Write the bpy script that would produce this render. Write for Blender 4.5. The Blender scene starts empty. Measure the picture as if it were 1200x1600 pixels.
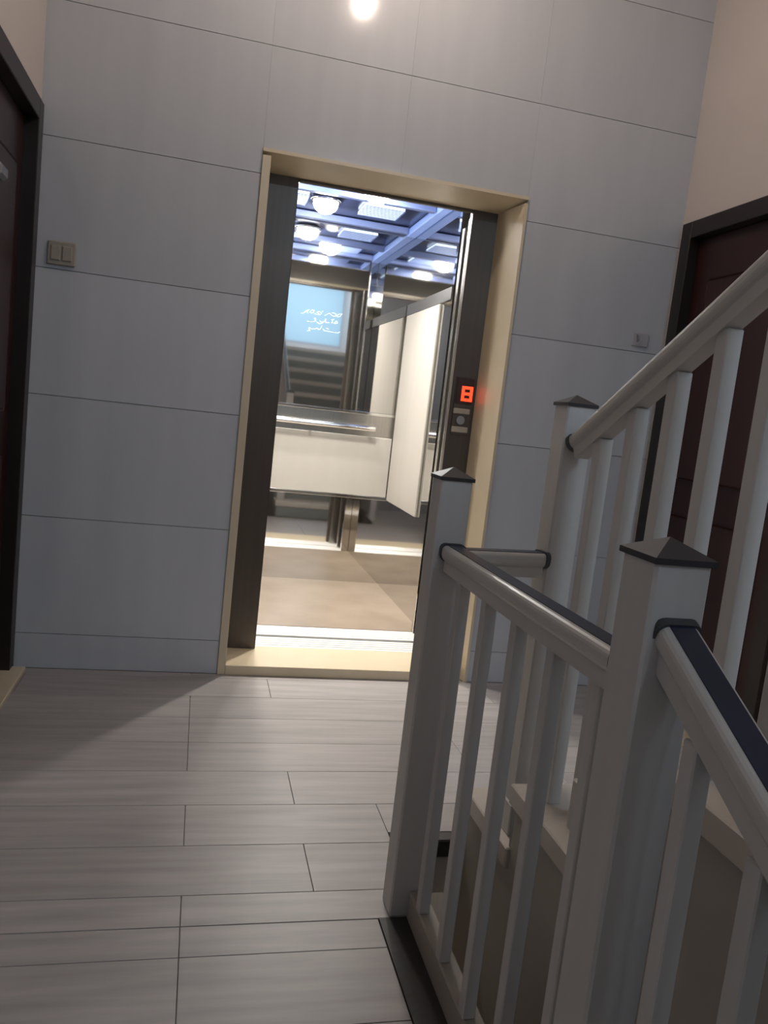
import bpy, bmesh, math, random
from mathutils import Vector, Matrix
random.seed(4)
sc = bpy.context.scene
C = sc.collection

# ---------------------------------------------------------------- camera
YAW, PITCH, ROLL = 0.2378, 0.1239, 0.1128
CAM = Vector((-0.1563, -3.4525, 1.2294))
fw = Vector((math.sin(YAW)*math.cos(PITCH), math.cos(YAW)*math.cos(PITCH), -math.sin(PITCH)))
rt = Vector((math.cos(YAW), -math.sin(YAW), 0)); up = rt.cross(fw)
r2 = rt*math.cos(ROLL) + up*math.sin(ROLL); u2 = -rt*math.sin(ROLL) + up*math.cos(ROLL)
cd = bpy.data.cameras.new('camera'); cam = bpy.data.objects.new('camera', cd); C.objects.link(cam)
m = Matrix((r2, u2, -fw)).transposed().to_4x4(); m.translation = CAM
cam.matrix_world = m
cd.sensor_fit = 'VERTICAL'; cd.sensor_height = 36.0; cd.lens = 36.0*1231.4/1600; cd.clip_start = 0.02
sc.camera = cam

# ---------------------------------------------------------------- world, exposure
w = bpy.data.worlds.new('world'); sc.world = w; w.use_nodes = True
w.node_tree.nodes['Background'].inputs[0].default_value = (0.10, 0.14, 0.22, 1)
w.node_tree.nodes['Background'].inputs[1].default_value = 0.06
vs = sc.view_settings
vs.view_transform = 'Standard'; vs.look = 'None'; vs.gamma = 1.0; vs.exposure = 0.0; vs.use_curve_mapping = False

LAMP_E = 1300.0       # landing ceiling lamp (emission of its opal glass)
FILL_W = 44.0        # added cool fill light, unseen, over the half landing behind the camera
WINDOW_E = 0.46       # dusk light through the stair window
SPOT_E = 110.0       # elevator down-lights (emission)
SPOT_W = 98.0        # their beam
PANEL_E = 2.4        # elevator ceiling light panels
LOWER_W = 6.0        # lamp of the floor below

# ---------------------------------------------------------------- materials
def mat(name, col, rough=0.5, metal=0.0, noise=None, bump=0.0, coat=0.0, spec=0.5, emit=None, estr=0.0):
    """noise = (scale xyz, colour 2, amount, detail)"""
    M = bpy.data.materials.new(name); M.use_nodes = True
    nt = M.node_tree; b = nt.nodes['Principled BSDF']
    b.inputs['Base Color'].default_value = (*col, 1); b.inputs['Roughness'].default_value = rough
    b.inputs['Metallic'].default_value = metal; b.inputs['Specular IOR Level'].default_value = spec
    b.inputs['Coat Weight'].default_value = coat
    if emit:
        b.inputs['Emission Color'].default_value = (*emit, 1); b.inputs['Emission Strength'].default_value = estr
    if noise or bump:
        tc = nt.nodes.new('ShaderNodeNewGeometry'); mp = nt.nodes.new('ShaderNodeMapping')
        nt.links.new(tc.outputs['Position'], mp.inputs['Vector'])
        mp.inputs['Scale'].default_value = noise[0] if noise else (60, 60, 60)
        n = nt.nodes.new('ShaderNodeTexNoise'); n.inputs['Scale'].default_value = 1.0
        n.inputs['Detail'].default_value = noise[3] if noise else 4
        nt.links.new(mp.outputs[0], n.inputs['Vector'])
        if noise:
            r = nt.nodes.new('ShaderNodeValToRGB')
            r.color_ramp.elements[0].position = 0.5-noise[2]; r.color_ramp.elements[1].position = 0.5+noise[2]
            r.color_ramp.elements[0].color = (*noise[1], 1); r.color_ramp.elements[1].color = (*col, 1)
            nt.links.new(n.outputs['Fac'], r.inputs[0])
            oi = nt.nodes.new('ShaderNodeObjectInfo')
            hs = nt.nodes.new('ShaderNodeHueSaturation'); mr = nt.nodes.new('ShaderNodeMapRange')
            mr.inputs['To Min'].default_value = 0.94; mr.inputs['To Max'].default_value = 1.06
            nt.links.new(oi.outputs['Random'], mr.inputs['Value']); nt.links.new(mr.outputs[0], hs.inputs['Value'])
            nt.links.new(r.outputs[0], hs.inputs['Color']); nt.links.new(hs.outputs[0], b.inputs['Base Color'])
        if bump:
            bp = nt.nodes.new('ShaderNodeBump'); bp.inputs['Strength'].default_value = bump; bp.inputs['Distance'].default_value = 0.002
            nt.links.new(n.outputs['Fac'], bp.inputs['Height']); nt.links.new(bp.outputs[0], b.inputs['Normal'])
    return M

M = {}
M['tile'] = mat('glazed wall tile', (0.555, 0.57, 0.605), 0.13, noise=((9, 1, 1.2), (0.515, 0.53, 0.565), 0.2, 5), spec=0.45)
M['grout'] = mat('grey grout', (0.30, 0.285, 0.27), 0.9)
M['plaster'] = mat('painted plaster', (0.62, 0.56, 0.53), 0.7, noise=((3, 3, 3), (0.58, 0.53, 0.50), 0.3, 4))
M['ceil'] = mat('white ceiling paint', (0.65, 0.62, 0.58), 0.8)
M['plank'] = mat('grey wood-look plank tile', (0.46, 0.43, 0.42), 0.42, noise=((2.2, 26, 4), (0.30, 0.278, 0.27), 0.28, 6), bump=0.05)
M['slab'] = mat('pale cement screed', (0.50, 0.47, 0.44), 0.9)
M['marble'] = mat('cream marble', (0.70, 0.60, 0.44), 0.28, noise=((7, 7, 7), (0.64, 0.54, 0.38), 0.3, 6))
M['bronze'] = mat('dark bronze steel', (0.115, 0.098, 0.085), 0.34, metal=0.55, noise=((60, 60, 1), (0.095, 0.08, 0.07), 0.3, 3))
M['steel'] = mat('brushed steel', (0.62, 0.60, 0.57), 0.24, metal=1.0, noise=((90, 90, 1.5), (0.52, 0.50, 0.47), 0.3, 3))
M['mirror'] = mat('mirror polished steel', (0.70, 0.69, 0.67), 0.035, metal=1.0)
M['smokysteel'] = mat('smoky dark steel', (0.16, 0.16, 0.165), 0.3, metal=0.6)
M['chrome'] = mat('chrome', (0.85, 0.84, 0.82), 0.12, metal=1.0)
M['alu'] = mat('grooved aluminium', (0.86, 0.85, 0.83), 0.3, metal=0.15)
M['cream'] = mat('cream laminate', (0.41, 0.385, 0.35), 0.38, noise=((14, 14, 2), (0.38, 0.36, 0.325), 0.3, 5))
M['carfloor'] = mat('beige vinyl car floor', (0.31, 0.25, 0.195), 0.3, noise=((5, 5, 5), (0.24, 0.19, 0.14), 0.22, 7))
M['carceil'] = mat('dark blue car ceiling', (0.02, 0.03, 0.085), 0.2, spec=0.6)
M['carbeam'] = mat('light blue ceiling frame', (0.17, 0.23, 0.48), 0.35)
M['cove'] = mat('blue lit cove strip', (0.18, 0.27, 0.6), 0.4, emit=(0.30, 0.46, 1.0), estr=0.28)
M['lightpanel'] = mat('frosted light panel', (0.8, 0.85, 0.9), 0.4, emit=(0.62, 0.78, 1.0), estr=PANEL_E)
M['spot'] = mat('elevator downlight lens', (1, 1, 1), 0.3, emit=(1.0, 0.96, 0.88), estr=SPOT_E)
M['redled'] = mat('red led segment', (0.6, 0.02, 0.01), 0.4, emit=(1.0, 0.045, 0.012), estr=2.6)
M['ledback'] = mat('smoked display window', (0.045, 0.022, 0.022), 0.25)
M['button'] = mat('pale call plate', (0.42, 0.37, 0.30), 0.4)
M['text'] = mat('etched white lettering', (0.62, 0.80, 0.88), 0.5)
M['doorwood'] = mat('dark red brown varnished wood', (0.036, 0.007, 0.006), 0.4, noise=((20, 20, 1.2), (0.024, 0.005, 0.004), 0.3, 5))
M['doorframe'] = mat('dark brown door frame wood', (0.018, 0.010, 0.009), 0.4, noise=((20, 20, 1.2), (0.012, 0.007, 0.006), 0.3, 5))
M['post'] = mat('white painted aluminium post', (0.55, 0.535, 0.52), 0.4, noise=((40, 40, 2), (0.51, 0.495, 0.48), 0.3, 3))
M['rail'] = mat('white painted handrail', (0.52, 0.50, 0.475), 0.3)
M['railtop'] = mat('navy handrail inlay', (0.012, 0.018, 0.045), 0.35)
M['cap'] = mat('dark grey post cap', (0.030, 0.029, 0.034), 0.42)
M['bracket'] = mat('dark grey rail bracket', (0.05, 0.05, 0.055), 0.5)
M['speckled'] = mat('dark granite edge strip', (0.040, 0.034, 0.032), 0.5, noise=((90, 90, 90), (0.025, 0.021, 0.02), 0.3, 3))  # dark speckled colour of the floor edge strips
M['kerb'] = mat('pale stone kerb', (0.36, 0.325, 0.285), 0.5, noise=((9, 9, 9), (0.32, 0.285, 0.245), 0.3, 4))
M['tread'] = mat('beige marble tread', (0.60, 0.55, 0.49), 0.35, noise=((6, 6, 6), (0.53, 0.48, 0.43), 0.3, 5))
M['riser'] = mat('grey green stone riser', (0.25, 0.27, 0.26), 0.4, noise=((6, 6, 6), (0.22, 0.235, 0.225), 0.3, 5))
M['string'] = mat('painted stair side', (0.42, 0.39, 0.35), 0.6, noise=((5, 5, 5), (0.38, 0.35, 0.31), 0.3, 4))
M['switch'] = mat('yellowed cream plastic', (0.36, 0.325, 0.27), 0.45)
M['plate'] = mat('grey white plastic plate', (0.42, 0.41, 0.43), 0.45)
M['glasslit'] = mat('frosted window glass at dusk', (0.4, 0.55, 0.65), 0.5, emit=(0.42, 0.68, 0.86), estr=WINDOW_E)
M['lampglass'] = mat('warm opal lamp glass', (0.9, 0.85, 0.75), 0.4, emit=(1.0, 0.83, 0.70), estr=LAMP_E)
M['lampdim'] = mat('warm dim lamp glass', (0.9, 0.75, 0.5), 0.4, emit=(1.0, 0.74, 0.42), estr=1.0)
M['coolfill'] = mat('added cool fill tube glass', (0.9, 0.95, 1.0), 0.4, emit=(0.72, 0.86, 1.0), estr=8.0)
M['lampbase'] = mat('brass lamp base', (0.55, 0.40, 0.18), 0.3, metal=0.9)
M['pewter'] = mat('pewter grey metal', (0.30, 0.30, 0.33), 0.4, metal=0.6)

# ---------------------------------------------------------------- builders
WL = {}
def tag(o, label=None, cat=None, group=None, kind=None):
    if label: o['label'] = label
    if cat: o['category'] = cat
    if group: o['group'] = group
    if kind: o['kind'] = kind
    return o
def empty(name, loc):
    o = bpy.data.objects.new(name, None); C.objects.link(o); o.location = loc; o.empty_display_size = 0.05
    WL[o] = Vector(loc); return o
def link(name, me, parent, origin):
    o = bpy.data.objects.new(name, me); C.objects.link(o)
    origin = Vector(origin); WL[o] = origin
    if parent is not None:
        o.parent = parent; o.location = origin - WL[parent]
    else: o.location = origin
    return o
def finish(name, bm, material, parent, smooth=False):
    zs = [v.co.z for v in bm.verts]; xs = [v.co.x for v in bm.verts]; ys = [v.co.y for v in bm.verts]
    org = Vector(((min(xs)+max(xs))/2, (min(ys)+max(ys))/2, min(zs)))
    for v in bm.verts: v.co -= org
    bmesh.ops.recalc_face_normals(bm, faces=bm.faces)
    me = bpy.data.meshes.new(name); bm.to_mesh(me); bm.free()
    if smooth:
        for p in me.polygons: p.use_smooth = True
    me.materials.append(M[material])
    return link(name, me, parent, org)
def add_box(bm, a, b, bev=0.0, seg=1):
    vs_ = [bm.verts.new((x, y, z)) for x in (a[0], b[0]) for y in (a[1], b[1]) for z in (a[2], b[2])]
    fs = [(0,1,3,2),(4,6,7,5),(0,4,5,1),(2,3,7,6),(0,2,6,4),(1,5,7,3)]
    ff = [bm.faces.new([vs_[i] for i in f]) for f in fs]
    if bev:
        es = {e for f in ff for e in f.edges}
        bmesh.ops.bevel(bm, geom=list(es), offset=bev, segments=seg, affect='EDGES', profile=0.5)
def box(name, a, b, material, parent=None, bev=0.0, seg=1):
    bm = bmesh.new(); add_box(bm, a, b, bev, seg); return finish(name, bm, material, parent)
def boxes(name, lst, material, parent=None, bev=0.0):
    bm = bmesh.new()
    for a, b in lst: add_box(bm, a, b, bev)
    return finish(name, bm, material, parent)
def again(src, name, origin, parent):
    return link(name, src.data, parent, origin)
def add_prism(bm, pts, axis, a, b):
    def P(p, t):
        return {'x': (t, p[0], p[1]), 'y': (p[0], t, p[1]), 'z': (p[0], p[1], t)}[axis]
    A = [bm.verts.new(P(p, a)) for p in pts]; B = [bm.verts.new(P(p, b)) for p in pts]
    n = len(pts); bm.faces.new(A); bm.faces.new(B[::-1])
    for i in range(n): bm.faces.new([A[i], A[(i+1) % n], B[(i+1) % n], B[i]])
def prism(name, pts, axis, a, b, material, parent=None):
    bm = bmesh.new(); add_prism(bm, pts, axis, a, b); return finish(name, bm, material, parent)
def add_sweep(bm, prof, p0, p1):
    p0 = Vector(p0); p1 = Vector(p1); d = (p1-p0).normalized(); s = d.cross(Vector((0, 0, 1))).normalized(); u = s.cross(d)
    A = [bm.verts.new(p0 + s*a + u*b) for a, b in prof]; B = [bm.verts.new(p1 + s*a + u*b) for a, b in prof]
    n = len(prof); bm.faces.new(A); bm.faces.new(B[::-1])
    for i in range(n): bm.faces.new([A[i], A[(i+1) % n], B[(i+1) % n], B[i]])
def sweep(name, prof, p0, p1, material, parent=None, smooth=False):
    bm = bmesh.new(); add_sweep(bm, prof, p0, p1); return finish(name, bm, material, parent)
def add_tube(bm, p0, p1, r, n=12, r1=None):
    p0 = Vector(p0); p1 = Vector(p1); d = (p1-p0).normalized()
    t = Vector((0, 0, 1)) if abs(d.z) < 0.9 else Vector((1, 0, 0)); s = d.cross(t).normalized(); u = s.cross(d)
    A = [p0 + (s*math.cos(k*math.tau/n) + u*math.sin(k*math.tau/n))*r for k in range(n)]
    q = r if r1 is None else r1
    B = [p1 + (s*math.cos(k*math.tau/n) + u*math.sin(k*math.tau/n))*q for k in range(n)]
    A = [bm.verts.new(v) for v in A]; B = [bm.verts.new(v) for v in B]
    bm.faces.new(A); bm.faces.new(B[::-1])
    for i in range(n): bm.faces.new([A[i], A[(i+1) % n], B[(i+1) % n], B[i]])
def tube(name, p0, p1, r, material, parent=None, n=12, r1=None):
    bm = bmesh.new(); add_tube(bm, p0, p1, r, n, r1); return finish(name, bm, material, parent)
def lathe(name, prof, centre, material, parent=None, n=24):
    bm = bmesh.new(); rings = []
    for r, z in prof:
        rings.append([bm.verts.new((centre[0]+r*math.cos(k*math.tau/n), centre[1]+r*math.sin(k*math.tau/n), centre[2]+z)) for k in range(n)])
    for a, b in zip(rings, rings[1:]):
        for i in range(n): bm.faces.new([a[i], a[(i+1) % n], b[(i+1) % n], b[i]])
    bm.faces.new(rings[0]); bm.faces.new(rings[-1])
    return finish(name, bm, material, parent, smooth=True)
def lamp(name, kind, loc, energy, col, size=0.1, parent=None, **kw):
    L = bpy.data.lights.new(name, kind); L.energy = energy; L.color = col
    if kind == 'AREA': L.size = size
    else: L.shadow_soft_size = size
    for k, v in kw.items(): setattr(L, k, v)
    o = bpy.data.objects.new(name, L); C.objects.link(o)
    if parent is not None: o.parent = parent; o.location = Vector(loc) - WL[parent]
    else: o.location = loc
    return o

# ---------------------------------------------------------------- dimensions
XL, XR, ZC = -0.853, 1.9585, 3.50
YF = -5.90                      # far wall behind the camera
W, H = 1.176, 2.25              # elevator surround
ZLOW = -3.30
STRIP = -1.722                  # where the dark strip starts
LAND = -1.36                    # landing edge over the stairwell
SLABX = 0.48                    # right edge of the slab on the camera's side
YTOP = -2.66                    # where the flight down starts
RIS, RUN, N = 0.165, 0.30, 12   # flight up
FX0, FY0 = 0.70, -1.40

# ---------------------------------------------------------------- walls, floor, ceiling
wb = boxes('wall_back', [((XL-0.2, 0.008, ZLOW), (0.0, 0.2, ZC)), ((W, 0.008, ZLOW), (XR+0.2, 0.2, ZC)),
                         ((0.0, 0.008, H), (W, 0.2, ZC)), ((0.0, 0.008, ZLOW), (W, 0.2, -0.005))], 'grout')
tag(wb, 'pale glazed tile wall around the open elevator', kind='structure')
zs = [0.0] + [0.152+0.4993*k for k in range(7)] + [ZC]
xs = [XL, 0.0, 0.588, W, XR]; g = 0.0013; gx = 0.0003
for i in range(len(xs)-1):
    for j in range(len(zs)-1):
        x0, x1, z0, z1 = xs[i], xs[i+1], zs[j], zs[j+1]
        if 0 <= x0 < W:
            if z1 <= H: continue
            z0 = max(z0, H)
        box('tile', (x0+gx, 0.0, z0+g), (x1-gx, 0.0085, z1-g), 'tile', wb)
for i in range(4): # tiles of the floor below
    for j in range(3):
        box('tile', (xs[i]+gx, 0.0, ZLOW+j+g), (xs[i+1]-gx, 0.0085, ZLOW+j+1-g), 'tile', wb)

DY0, DY1, DH = -0.03, -1.02, 2.25   # door openings in both side walls (outer frame)
def sidewall(name, x, sgn, label):
    a, b = sorted((x, x+0.2*sgn))
    return tag(boxes(name, [((a, YF, ZLOW), (b, DY1, ZC)), ((a, DY0, ZLOW), (b, 0.008, ZC)), ((a, DY1, DH), (b, DY0, ZC)), ((a, DY1, ZLOW), (b, DY0, -0.005))], 'plaster'), label, kind='structure')
sidewall('wall_left', XL, -1, 'plain painted wall above the left door')
sidewall('wall_right', XR, 1, 'pinkish painted wall above the right door')
WX0, WX1, WZ0, WZ1 = 0.55, 1.955, 2.10, 3.42
tag(boxes('wall_front', [((XL-0.2, YF-0.2, ZLOW), (WX0, YF, ZC)), ((WX1, YF-0.2, ZLOW), (XR+0.2, YF, ZC)),
     ((WX0, YF-0.2, ZLOW), (WX1, YF, WZ0)), ((WX0, YF-0.2, WZ1), (WX1, YF, ZC))], 'plaster'), 'painted wall with the stair window', kind='structure')
win = tag(empty('window_1', ((WX0+WX1)/2, YF-0.1, WZ0)), 'frosted blue stair window seen in the elevator mirror', kind='structure')
box('pane', (WX0+0.03, YF-0.11, WZ0+0.03), (WX1-0.01, YF-0.10, WZ1-0.03), 'glasslit', win)
boxes('window_frame', [((WX0, YF-0.13, WZ0), (WX0+0.04, YF-0.06, WZ1)), ((WX1-0.015, YF-0.13, WZ0), (WX1, YF-0.06, WZ1)),
      ((WX0+0.04, YF-0.13, WZ0), (WX1-0.015, YF-0.06, WZ0+0.04)), ((WX0+0.04, YF-0.13, WZ1-0.04), (WX1-0.015, YF-0.06, WZ1))], 'plate', win)
tag(box('ceiling', (XL-0.2, YF-0.2, ZC), (XR+0.2, 0.2, ZC+0.15), 'ceil'), 'white painted ceiling of the landing', kind='structure')

fl = tag(boxes('floor', [((XL, LAND, -0.18), (XR, 0.008, -0.008)), ((XL, YTOP, -0.18), (SLABX, LAND, -0.008))], 'slab'),
         'grey wood-look plank floor of the landing', kind='structure')
def plank_row(y0, y1, xa, xb, off, L=1.0):
    x = xa; k = math.floor((xa-off)/L)+1
    while x < xb-0.001:
        nx = min(xb, off+k*L); k += 1
        if nx - x > 0.01:
            box('plank', (x+0.0008, y0+0.0009, -0.0085), (nx-0.0008, y1-0.0009, 0.0), 'plank', fl, 0.0008)
        x = nx
ROW = 0.2216
for r in range(0, 13):
    y1 = min(-0.002, -0.054-ROW*(r-1)); y0 = -0.054-ROW*r
    off = (-0.11, 0.22, -0.44)[r % 3] if r in (0, 3, 6, 9, 12) else (0.22 if r % 2 else -0.11)
    if y0 >= LAND: plank_row(y0, y1, XL, XR, off)
    else:
        if y1 > LAND: plank_row(LAND+0.03, y1, SLABX, XR, off)
        if y0 > STRIP: plank_row(y0, y1, XL, SLABX, off)
        elif y1 > STRIP:
            plank_row(STRIP, y1, XL, SLABX, off); plank_row(y0, STRIP-0.001, XL, 0.364, off)
        else: plank_row(max(y0, YTOP), y1, XL, 0.364, off)
box('edge_strip', (SLABX, LAND-0.02, -0.055), (XR, LAND+0.03, 0.0), 'speckled', fl, 0.004)
# floors of the storey below and of the half landings
tag(box('floor', (XL, YF, ZLOW-0.15), (XR, 0.2, ZLOW), 'plank'), 'floor of the storey below in the stairwell', kind='structure')

# ---------------------------------------------------------------- elevator surround
FY = 0.235                      # front of the steel frame
tr = tag(empty('trim_1', (W/2, 0.1, 0)), 'cream marble surround of the elevator opening', kind='structure')
box('jamb', (0.0, -0.012, 0.0), (0.035, FY, H-0.028), 'marble', tr, 0.002)
prism('jamb', [(W-0.013, -0.012), (W, -0.012), (W, FY), (1.128, FY)], 'z', 0.0, H-0.028, 'marble', tr)
prism('lintel', [(-0.012, H-0.014), (-0.012, H), (FY, H), (FY, H-0.030)], 'x', 0.0, W, 'marble', tr)
box('threshold', (0.035, -0.014, 0.0), (1.128, 0.28, 0.045), 'marble', tr, 0.002)

# ---------------------------------------------------------------- elevator entrance (landing side)
en = tag(empty('elevator_entrance', (0.58, 0.25, 0.0)), 'dark bronze steel elevator door frame with grooved aluminium sill', 'elevator frame')
ZS = 0.045
box('jamb', (0.035, FY, ZS), (0.18, 0.275, 2.226), 'bronze', en, 0.003)
box('jamb', (1.004, FY, ZS), (1.134, 0.275, 2.226), 'bronze', en, 0.003)
box('header', (0.18, FY, 2.207), (1.004, 0.262, 2.226), 'bronze', en, 0.003)
box('door_leaf', (0.02, 0.305, ZS+0.004), (0.178, 0.340, 2.2), 'steel', en, 0.002)
box('door_leaf', (1.020, 0.305, ZS+0.004), (1.16, 0.340, 2.2), 'steel', en, 0.002)
def sill(parent, y0, y1, n):
    box('sill_base', (0.10, y0, 0.01), (1.08, y1, ZS-0.012), 'alu', parent)
    d = (y1-y0)/n; src = None
    for k in range(n):
        a = y0+d*k
        if src is None: src = box('sill_rib', (0.10, a, ZS-0.012), (1.08, a+d*0.72, ZS), 'alu', parent, 0.002)
        else: again(src, 'sill_rib', (WL[src].x, a+d*0.36, WL[src].z), parent)
sill(en, 0.283, 0.455, 5)

# ---------------------------------------------------------------- elevator car
CX0, CX1, CY0, CY1, CZ = 0.03, 1.13, 0.66, 1.83, 2.45
car = tag(empty('elevator_car', (0.58, 1.2, ZS)), 'brightly lit elevator car with mirrors, cream panels and blue ceiling', 'elevator')
sill(car, 0.487, CY0, 5)
box('car_floor', (CX0, CY0, 0.0), (CX1, CY1, ZS), 'carfloor', car)
# shell
boxes('shell', [((CX0-0.04, CY1+0.006, 0.0), (CX1+0.04, CY1+0.05, CZ+0.05)), ((CX0-0.04, CY0, 0.0), (CX0-0.006, CY1+0.006, CZ+0.05)),
                ((CX1+0.006, CY0, 0.0), (CX1+0.04, CY1+0.006, CZ+0.05)), ((CX0-0.006, CY0, CZ+0.012), (CX1+0.006, CY1+0.006, CZ+0.05))], 'steel', car)
box('front_return', (CX0, CY0-0.04, ZS), (0.12, CY0, CZ), 'mirror', car, 0.002)
box('front_return', (1.07, CY0-0.04, ZS), (CX1, CY0, CZ), 'mirror', car, 0.002)
box('front_header', (0.12, CY0-0.04, 2.33), (1.06, CY0, CZ), 'mirror', car, 0.002)
box('car_door_leaf', (1.055, 0.50, ZS+0.004), (1.16, 0.54, 2.2), 'steel', car, 0.002)
box('car_door_leaf', (0.02, 0.50, ZS+0.004), (0.174, 0.54, 2.2), 'steel', car, 0.002)
# back wall
tag(prism('mirror', [(CY1-0.004, 1.225), (CY1+0.006, 1.225), (CY1+0.006, CZ), (CY1-0.011, CZ)], 'x', CX0, CX1, 'mirror', car), 'large mirror on the car back wall')
box('mirror_trim', (CX0, CY1-0.012, 1.205), (CX1, CY1+0.006, 1.225), 'chrome', car, 0.002)
box('steel_band', (CX0, CY1-0.003, 1.06), (CX1, CY1+0.006, 1.205), 'steel', car)
tag(box('wall_panel', (CX0, CY1-0.010, 0.655), (CX1-0.01, CY1+0.006, 1.06), 'cream', car, 0.003), 'off white padded panel below the handrail')
box('panel_trim', (CX0, CY1-0.014, 0.632), (CX1, CY1+0.006, 0.655), 'chrome', car, 0.002)
tag(box('kick_plate', (CX0, CY1-0.004, ZS), (CX1, CY1+0.006, 0.632), 'mirror', car), 'polished steel kick plate')
hr = tube('handrail', (0.10, CY1-0.055, 1.115), (0.985, CY1-0.055, 1.115), 0.017, 'chrome', car, 16)
for x in (0.16, 0.55, 0.94):
    tube('bracket', (x, CY1-0.003, 1.115), (x, CY1-0.05, 1.115), 0.008, 'chrome', hr, 8)
# side walls
for sx, xa, xb in ((1, CX1, CX1+0.006), (-1, CX0-0.006, CX0)):
    q = CX1 if sx > 0 else CX0
    box('side_mirror', (xa, CY0, 1.96), (xb, CY1, CZ), 'mirror', car)
    box('side_steel', (xa, CY0, ZS), (xb, CY1, 1.96), 'mirror', car)
    a, b = sorted((q, q-sx*0.016))
    tag(box('wall_panel', (a, 1.02, 0.64), (b, 1.77, 1.885), 'cream', car, 0.004), 'tall cream side panel')
    a, b = sorted((q, q-sx*0.010))
    box('panel_trim', (a, CY0+0.05, 1.889), (b, CY1-0.02, 1.96), 'smokysteel', car, 0.002)
# ceiling
box('ceiling_panel', (CX0, CY0, CZ), (CX1, CY1, CZ+0.012), 'carceil', car)
for x in (CX0+0.035, CX1-0.035):
    box('ceiling_cove', (x-0.03, CY0+0.01, CZ-0.05), (x+0.03, CY1-0.006, CZ-0.004), 'cove', car, 0.004)
for y in (CY0+0.06, 1.14, CY1-0.05):
    box('ceiling_beam', (CX0+0.07, y-0.022, CZ-0.045), (CX1-0.07, y+0.022, CZ-0.004), 'carbeam', car, 0.004)
for x in (0.225, 0.80):
    for y in (0.90, 1.44):
        f = box('light_panel', (x-0.12, y-0.13, CZ-0.022), (x+0.12, y+0.13, CZ-0.006), 'lightpanel', car, 0.003)
        for k in range(9):
            yy = y-0.12+0.03*k
            box('louvre', (x-0.125, yy-0.004, CZ-0.0255), (x+0.125, yy+0.004, CZ-0.022), 'carbeam', f)
for x, y, pw in ((0.455, 1.40, 0.7), (0.68, 0.98, 1.3), (0.20, 0.86, 1.0)):
    s = lathe('spotlight', [(0.088, 0.0), (0.092, -0.012), (0.086, -0.020), (0.076, -0.016)], (x, y, CZ-0.006), 'chrome', car)
    lathe('lens', [(0.075, -0.014), (0.074, -0.035), (0.062, -0.060), (0.040, -0.078), (0.015, -0.086), (0.003, -0.087)], (x, y, CZ-0.006), 'spot', s)
    lamp('spot_beam', 'SPOT', (x, y, CZ-0.10), SPOT_W*pw, (1.0, 0.94, 0.86), 0.04, car, spot_size=2.2, spot_blend=1.0)
# lettering etched on the mirror
def strokes(name, paths, parent):
    bm = bmesh.new()
    for path in paths:
        P_ = []
        for u, v in path:
            x = 0.415 + (u-150)/470*0.275; z = 1.845 - (v-535-(u-150)*0.075)/280*0.145
            P_.append(Vector((x, CY1-0.0085, z)))
        for a, b in zip(P_, P_[1:]):
            if (b-a).length > 1e-4: add_tube(bm, a, b, 0.0018, 5)
    o = finish(name, bm, 'text', parent); return o
L1 = [[(150,598),(180,596),(215,560),(240,545),(215,575),(200,560),(235,590)], [(250,575),(275,545),(300,545),(290,580),(260,585),(250,570)],
      [(300,590),(335,600),(370,600),(385,575),(350,560),(330,575),(360,590)], [(385,560),(400,555)], [(420,605),(450,585),(475,570),(490,590),(515,605),(545,606),(555,580),(530,575)],
      [(560,608),(590,608),(615,570),(585,572),(560,600)], [(500,565),(540,568)]]
L2 = [[(230,690),(270,695),(310,690),(330,660),(310,655),(335,690),(370,712),(400,705),(410,690)], [(300,650),(325,645)], [(370,670),(385,690),(420,685),(435,655),(440,690),(480,690)],
      [(500,650),(520,665),(505,690),(540,690),(560,660),(575,690),(540,700)], [(430,645),(440,650)], [(515,645),(530,650)]]
L3 = [[(240,810),(275,805),(255,780),(265,765),(285,785),(330,780),(350,765),(365,785),(385,780),(400,740)], [(415,770),(430,795),(480,800),(540,810),(590,812),(612,797)], [(455,762),(470,768),(480,775)]]
for L in (L1, L2, L3): tag(strokes('lettering', L, car), 'line of pale handwritten script on the mirror')

# ---------------------------------------------------------------- call panel
cp = tag(empty('call_panel', (1.066, 0.2350, 1.17)), 'elevator call panel with red lit floor number and round button', 'call panel')
box('back_plate', (1.020, 0.2290, 1.165), (1.118, 0.2350, 1.445), 'bronze', cp, 0.003)
dp = box('display', (1.026, 0.2250, 1.315), (1.112, 0.2295, 1.44), 'ledback', cp, 0.002)
def seg(a, b): box('digit_segment', (a[0], 0.2225, a[1]), (b[0], 0.2255, b[1]), 'redled', dp)
dx0, dx1, dz0, dz1 = 1.052, 1.108, 1.330, 1.402; t = 0.014; zm = (dz0+dz1)/2
seg((dx0, dz1-t), (dx1, dz1)); seg((dx0, zm-t/2), (dx1, zm+t/2)); seg((dx0, dz0), (dx1, dz0+t))
for x in (dx0, dx1-t):
    seg((x, dz0+t), (x+t, zm-t/2)); seg((x, zm+t/2), (x+t, dz1-t))
box('plate_bar', (1.022, 0.2240, 1.268), (1.106, 0.2295, 1.294), 'button', cp, 0.003)
box('plate_bar', (1.022, 0.2240, 1.178), (1.106, 0.2295, 1.206), 'button', cp, 0.003)
tube('call_button', (1.062, 0.2295, 1.237), (1.062, 0.2190, 1.237), 0.021, 'pewter', cp, 20)

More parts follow.
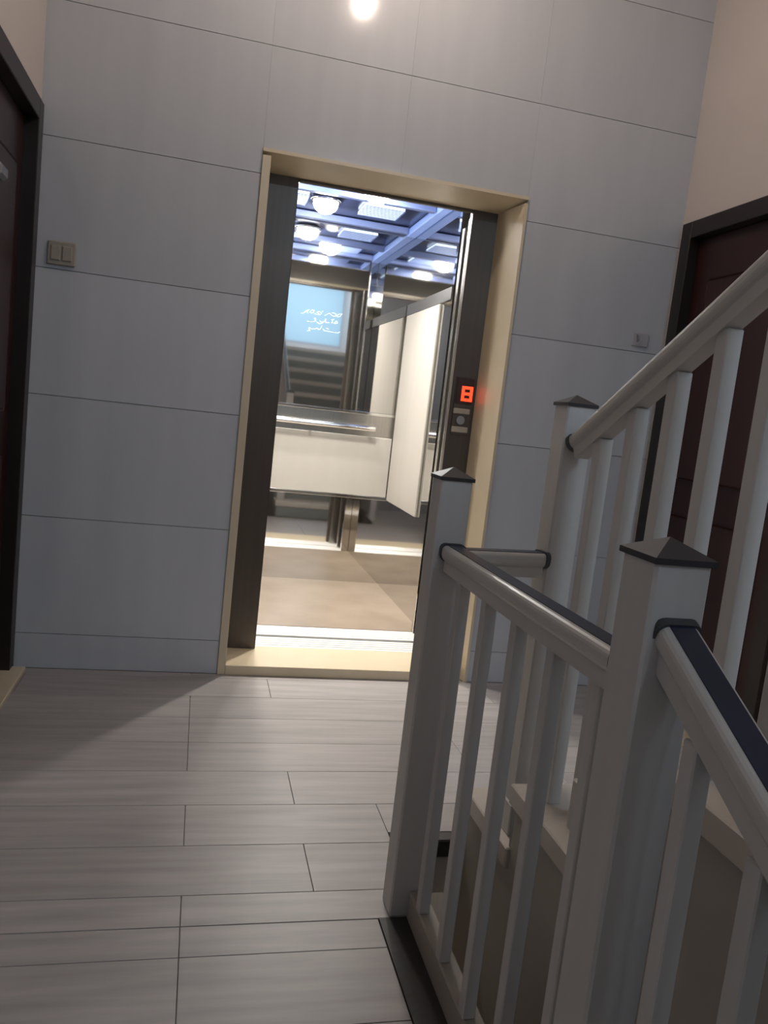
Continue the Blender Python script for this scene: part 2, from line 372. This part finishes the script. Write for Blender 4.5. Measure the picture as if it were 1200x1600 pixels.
# ---------------------------------------------------------------- doors in the side walls
def door(name, x, sgn, label):
    d = tag(empty(name, (x, (DY0+DY1)/2, 0)), label, kind='structure')
    def bx(n, d0, y0, z0, d1, y1, z1, m_, p, bev=0.003):
        a, b = sorted((x+sgn*d0, x+sgn*d1)); return box(n, (a, min(y0, y1), z0), (b, max(y0, y1), z1), m_, p, bev)
    fwid = 0.075
    bx('door_frame', -0.018, DY0, 0.0, 0.12, DY0-fwid, DH, 'doorframe', d)
    bx('door_frame', -0.018, DY1, 0.0, 0.12, DY1+fwid, DH, 'doorframe', d)
    bx('door_frame', -0.018, DY0-fwid, DH-fwid, 0.12, DY1+fwid, DH, 'doorframe', d)
    leaf = bx('door_leaf', 0.035, DY0-fwid, 0.012, 0.08, DY1+fwid, DH-fwid, 'doorwood', d)
    ya, yb = DY0-fwid-0.12, DY1+fwid+0.12
    for z0, z1 in ((0.18, 0.92), (1.08, 1.98)):
        bx('raised_panel', 0.022, ya, z0, 0.036, yb, z1, 'doorwood', leaf, 0.012)
    bx('threshold', -0.07, DY0-0.02, 0.0, 0.12, DY1, 0.022, 'marble', d)
    kn = 0.0
    bx('handle_plate', 0.029, DY1+fwid+0.035, 0.95, 0.036, DY1+fwid+0.075, 1.15, 'pewter', leaf)
    bx('handle', -0.012, DY1+fwid+0.045, 1.055, 0.006, DY1+fwid+0.165, 1.075, 'pewter', leaf, 0.006)
    bx('handle_neck', 0.004, DY1+fwid+0.045, 1.055, 0.030, DY1+fwid+0.063, 1.075, 'pewter', leaf)
    return d, bx, leaf
d1, bx1, lf1 = door('door_1', XL, -1, 'dark brown wooden door in the left wall')
bx1('knocker', -0.004, -0.46, 1.85, 0.024, -0.56, 1.90, 'pewter', lf1, 0.012)
door('door_2', XR, 1, 'dark red brown wooden door in the right wall')

# ---------------------------------------------------------------- switch and plate on the tiled wall
sw = tag(empty('light_switch', (-0.747, 0.0, 1.665)), 'yellowed cream light switch on the tiles beside the left door', 'light switch')
box('switch_plate', (-0.800, -0.012, 1.665), (-0.694, 0.0, 1.757), 'switch', sw, 0.004)
for x in (-0.787, -0.744): box('rocker', (x, -0.017, 1.682), (x+0.037, -0.011, 1.740), 'switch', sw, 0.003)
pl = tag(empty('wall_hook', (1.825, 0.0, 1.68)), 'small pale wall plate with hook beside the right door', 'wall hook')
box('plate', (1.782, -0.007, 1.675), (1.868, 0.0, 1.738), 'plate', pl, 0.003)
bm = bmesh.new(); pts = [(-0.007, 1.728), (-0.022, 1.720), (-0.026, 1.706), (-0.016, 1.698)]
for a, b in zip(pts, pts[1:]): add_tube(bm, (1.805, a[0], a[1]), (1.805, b[0], b[1]), 0.004, 6)
finish('hook', bm, 'pewter', pl)

# ---------------------------------------------------------------- kerb and strip under the railing
BY_ = -2.560
kb = tag(empty('stairwell_kerb', (0.43, -2.2, 0.0)), 'pale stone kerb with dark strip along the stairwell under the railing', 'kerb')
box('kerb_stone', (0.436, BY_+0.042, -0.008), (SLABX, -1.722, 0.07), 'kerb', kb, 0.004)
box('kerb_stone', (0.436, YTOP, -0.008), (SLABX, BY_-0.042, 0.07), 'kerb', kb, 0.004)
box('dark_strip', (0.366, BY_+0.042, -0.0085), (0.436, -1.722, 0.002), 'speckled', kb)
tag(box('slab_edge', (SLABX, YTOP, -0.20), (SLABX+0.008, LAND, 0.03), 'string', kb), 'painted slab edge')

# ---------------------------------------------------------------- railings
def rail_profile(w_=0.056, h=0.050):
    a = w_/2; pts = []
    for k in range(13):
        t_ = math.pi*k/12 + math.pi
        pts.append((a*math.cos(t_), -h*0.42 + h*0.42*math.sin(t_)*1.0))
    pts = [(x, min(y, 0)) for x, y in pts]
    top = []
    for k in range(5):
        t_ = math.pi/2*k/4; top.append((a-0.012+0.012*math.cos(t_), -0.012+0.012*math.sin(t_)))
    for k in range(5):
        t_ = math.pi/2+math.pi/2*k/4; top.append((-a+0.012+0.012*math.cos(t_), -0.012+0.012*math.sin(t_)))
    return pts + top
RP = rail_profile()
BR = [(x*1.12, y*1.12+0.004) for x, y in RP]
PS = 0.076                      # post width
def post(parent, cx, cy, z0, z1, s=PS, shoe=None):
    h = s/2
    p = box('post', (cx-h, cy-h, z0), (cx+h, cy+h, z1), 'post', parent, 0.004)
    bm = bmesh.new(); e = h+0.004
    lo = [bm.verts.new((cx+a*e, cy+b*e, z1-0.004)) for a, b in ((-1,-1),(1,-1),(1,1),(-1,1))]
    mi = [bm.verts.new((cx+a*e, cy+b*e, z1+0.004)) for a, b in ((-1,-1),(1,-1),(1,1),(-1,1))]
    ap = bm.verts.new((cx, cy, z1+0.026)); bm.faces.new(lo)
    for i in range(4):
        bm.faces.new([lo[i], lo[(i+1)%4], mi[(i+1)%4], mi[i]]); bm.faces.new([mi[i], mi[(i+1)%4], ap])
    finish('post_cap', bm, 'cap', parent)
    if shoe:
        box('post_shoe', (cx-h-0.005, cy-h-0.005, z0), (cx+h+0.005, cy+h+0.005, z0+shoe), 'post', parent, 0.003)
    return p
def handrail(parent, p0, p1, strip=0.031):
    p0 = Vector(p0); p1 = Vector(p1); d = (p1-p0).normalized()
    r = sweep('handrail', RP, p0, p1, 'rail', parent)
    h = strip/2
    sweep('rail_inlay', [(-h, -0.002), (h, -0.002), (h, 0.0016), (-h, 0.0016)], p0+d*0.004, p1-d*0.004, 'railtop', r)
    sweep('rail_channel', [(-0.019, -0.062), (0.019, -0.062), (0.019, -0.036), (-0.019, -0.036)], p0+d*0.012, p1-d*0.012, 'rail', r)
    sweep('rail_bracket', BR, p0, p0+d*0.012, 'bracket', r); sweep('rail_bracket', BR, p1-d*0.012, p1, 'bracket', r)
    return r
def balusters(parent, lst, s):
    for x, y, z0, z1 in lst:
        h = s/2; box('baluster', (x-h, y-h, z0), (x+h, y+h, z1), 'post', parent, 0.002)

SL = RIS/RUN
AX, AY, BX, BY = 0.430, -1.681, 0.441, -2.560
CPX, CPY, CZ0, CZ1 = 0.757, -1.60, RIS, 1.303

ra = tag(empty('landing_railing', (0.42, -2.2, 0.0)), 'straight white railing between two posts along the landing edge', 'railing')
post(ra, AX, AY, 0.0, 1.097); post(ra, BX, BY, 0.0, 1.088, 0.080)
handrail(ra, (0.437, AY-PS/2, 0.943), (0.441, BY+0.04, 0.943))
balusters(ra, [(0.448, y, 0.07, 0.886) for y in (-1.80, -1.965, -2.125, -2.285, -2.445)], 0.027)

rb = tag(empty('short_railing', (0.57, -1.65, 0.0)), 'short white handrail bridging the gap to the stair post', 'railing')
handrail(rb, (AX+PS/2, AY+0.02, 0.925), (CPX-PS/2, CPY-0.02, 0.925))

rd = tag(empty('descending_railing', (0.43, -3.2, -0.5)), 'navy topped railing sloping down from the nearest post', 'railing')
ye, z0 = -5.0, 1.014
handrail(rd, (0.443, BY-0.04, z0), (0.443, ye, z0-(BY-0.04-ye)*SL), 0.034)
balusters(rd, [(0.446, y, z0-0.90+(y-BY)*SL, z0-0.064+(y-BY)*SL) for y in [-2.675-0.13*k for k in range(16)]], 0.027)

rc = tag(empty('ascending_railing', (0.75, -3.0, RIS)), 'white stair railing climbing past the right door', 'railing')
post(rc, CPX, CPY, CZ0, CZ1, shoe=0.085)
zr0 = 1.222; yr0 = CPY-PS/2
RXC = 0.753
handrail(rc, (RXC, yr0, zr0), (RXC, -4.70, zr0+(yr0+4.70)*SL))
def step_z(y): return RIS*min(N, max(1, math.floor((FY0-y)/RUN)+1))
balusters(rc, [(RXC+0.004, y, step_z(y), zr0-0.066+(yr0-y)*SL) for y in [-1.768-0.134*k for k in range(22)]], 0.033)
post(rc, RXC-0.01, -4.76, RIS*N, RIS*N+1.1)

# ---------------------------------------------------------------- staircases
TT = 0.055                      # tread thickness
def staircase(label, x0, x1, y0, z0, n, dirn=1, landing=None):
    st = tag(empty('staircase', ((x0+x1)/2, y0, z0)), label, 'staircase')
    pts = [(y0, z0)]
    for k in range(n):
        pts += [(y0-RUN*k, z0+RIS*(k+1)-TT), (y0-RUN*(k+1), z0+RIS*(k+1)-TT)]
    ylast, zlast = pts[-1]
    if landing: pts[-1] = (landing, zlast); pts += [(landing, zlast-0.18), (y0-RUN*(n-1)-0.5, zlast-0.18), (y0-0.55, z0-0.50), (y0, z0-0.50)]
    prism('stair_body', pts, 'x', x0, x1, 'string', st)
    for k in range(n):
        ya = y0-RUN*k
        yb = ya-RUN-0.0 if not (landing and k == n-1) else landing
        box('tread', (x0-0.012, yb, z0+RIS*(k+1)-TT), (x1, ya+0.025, z0+RIS*(k+1)), 'tread', st, 0.004)
        box('riser', (x0, ya, z0+RIS*k), (x1, ya+0.012, z0+RIS*(k+1)-TT), 'riser', st)
    return st
staircase('beige marble stairs climbing behind the sloping railing on the right', FX0, XR-0.003, FY0, 0.0, N, landing=YF+0.003)
staircase('beige stairs of the storey below inside the stairwell', FX0, XR-0.003, FY0, ZLOW, 8)
# flight down on the camera's side
sd = tag(empty('staircase', (-0.2, -3.4, -1.0)), 'stairs leading down from the landing beside the nearest post', 'staircase')
pts = [(YTOP, -0.03)]
for k in range(9):
    pts += [(YTOP-RUN*k, -RIS*(k+1)-0.03), (YTOP-RUN*(k+1), -RIS*(k+1)-0.03)]
pts += [(YTOP-RUN*9, -RIS*10-0.2), (YTOP-RUN*8, -RIS*10-0.2), (YTOP, -0.35)]
prism('stair_body', pts, 'x', XL+0.003, SLABX, 'string', sd)
for k in range(9):
    box('tread', (XL+0.003, YTOP-RUN*(k+1), -RIS*(k+1)-0.03), (SLABX, YTOP-RUN*k-0.001, -RIS*(k+1)), 'tread', sd, 0.003)

# ---------------------------------------------------------------- lamps
LX, LY, LZ = 0.472, -0.80, 3.30
lm = tag(empty('pendant_lamp', (LX, LY, ZC)), 'small warm opal pendant lamp over the landing, mirrored in the tiles', 'lamp')
lathe('lamp_base', [(0.045, 0.0), (0.045, -0.010), (0.036, -0.016)], (LX, LY, ZC), 'lampbase', lm)
tube('lamp_rod', (LX, LY, ZC-0.01), (LX, LY, LZ), 0.006, 'lampbase', lm, 10)
lathe('lamp_holder', [(0.020, -0.016), (0.022, 0.0), (0.010, 0.02)], (LX, LY, LZ), 'lampbase', lm)
lathe('lamp_shade', [(0.019, -0.015), (0.020, -0.03), (0.018, -0.042), (0.011, -0.052), (0.003, -0.055)], (LX, LY, LZ), 'lampglass', lm)
lo = tag(empty('ceiling_lamp', (0.90, -1.0, -0.18)), 'brass lamp under the landing slab in the stairwell', 'lamp')
lathe('lamp_base', [(0.07, 0.0), (0.07, -0.02), (0.055, -0.03)], (0.90, -1.0, -0.18), 'lampbase', lo)
lathe('lamp_shade', [(0.054, -0.028), (0.056, -0.045), (0.04, -0.07), (0.004, -0.08)], (0.90, -1.0, -0.18), 'lampdim', lo)
lamp('lamp_light', 'POINT', (0.90, -1.0, -0.40), LOWER_W, (1.0, 0.86, 0.72), 0.06, lo)
co = tag(empty('cool_fill_lamp', (1.25, -4.9, ZC)), 'added cool fill tube over the half landing, out of view', 'lamp')  # unseen fixture added to cool the light on walls and posts
box('lamp_base', (0.63, -4.94, ZC-0.04), (1.87, -4.86, ZC), 'plate', co, 0.006)
tube('fill_tube', (0.65, -4.9, ZC-0.06), (1.85, -4.9, ZC-0.06), 0.018, 'coolfill', co, 14)
lamp('lamp_light', 'AREA', (1.25, -4.9, ZC-0.09), FILL_W, (0.66, 0.82, 1.0), 1.1, co, shape='RECTANGLE', size_y=0.06)
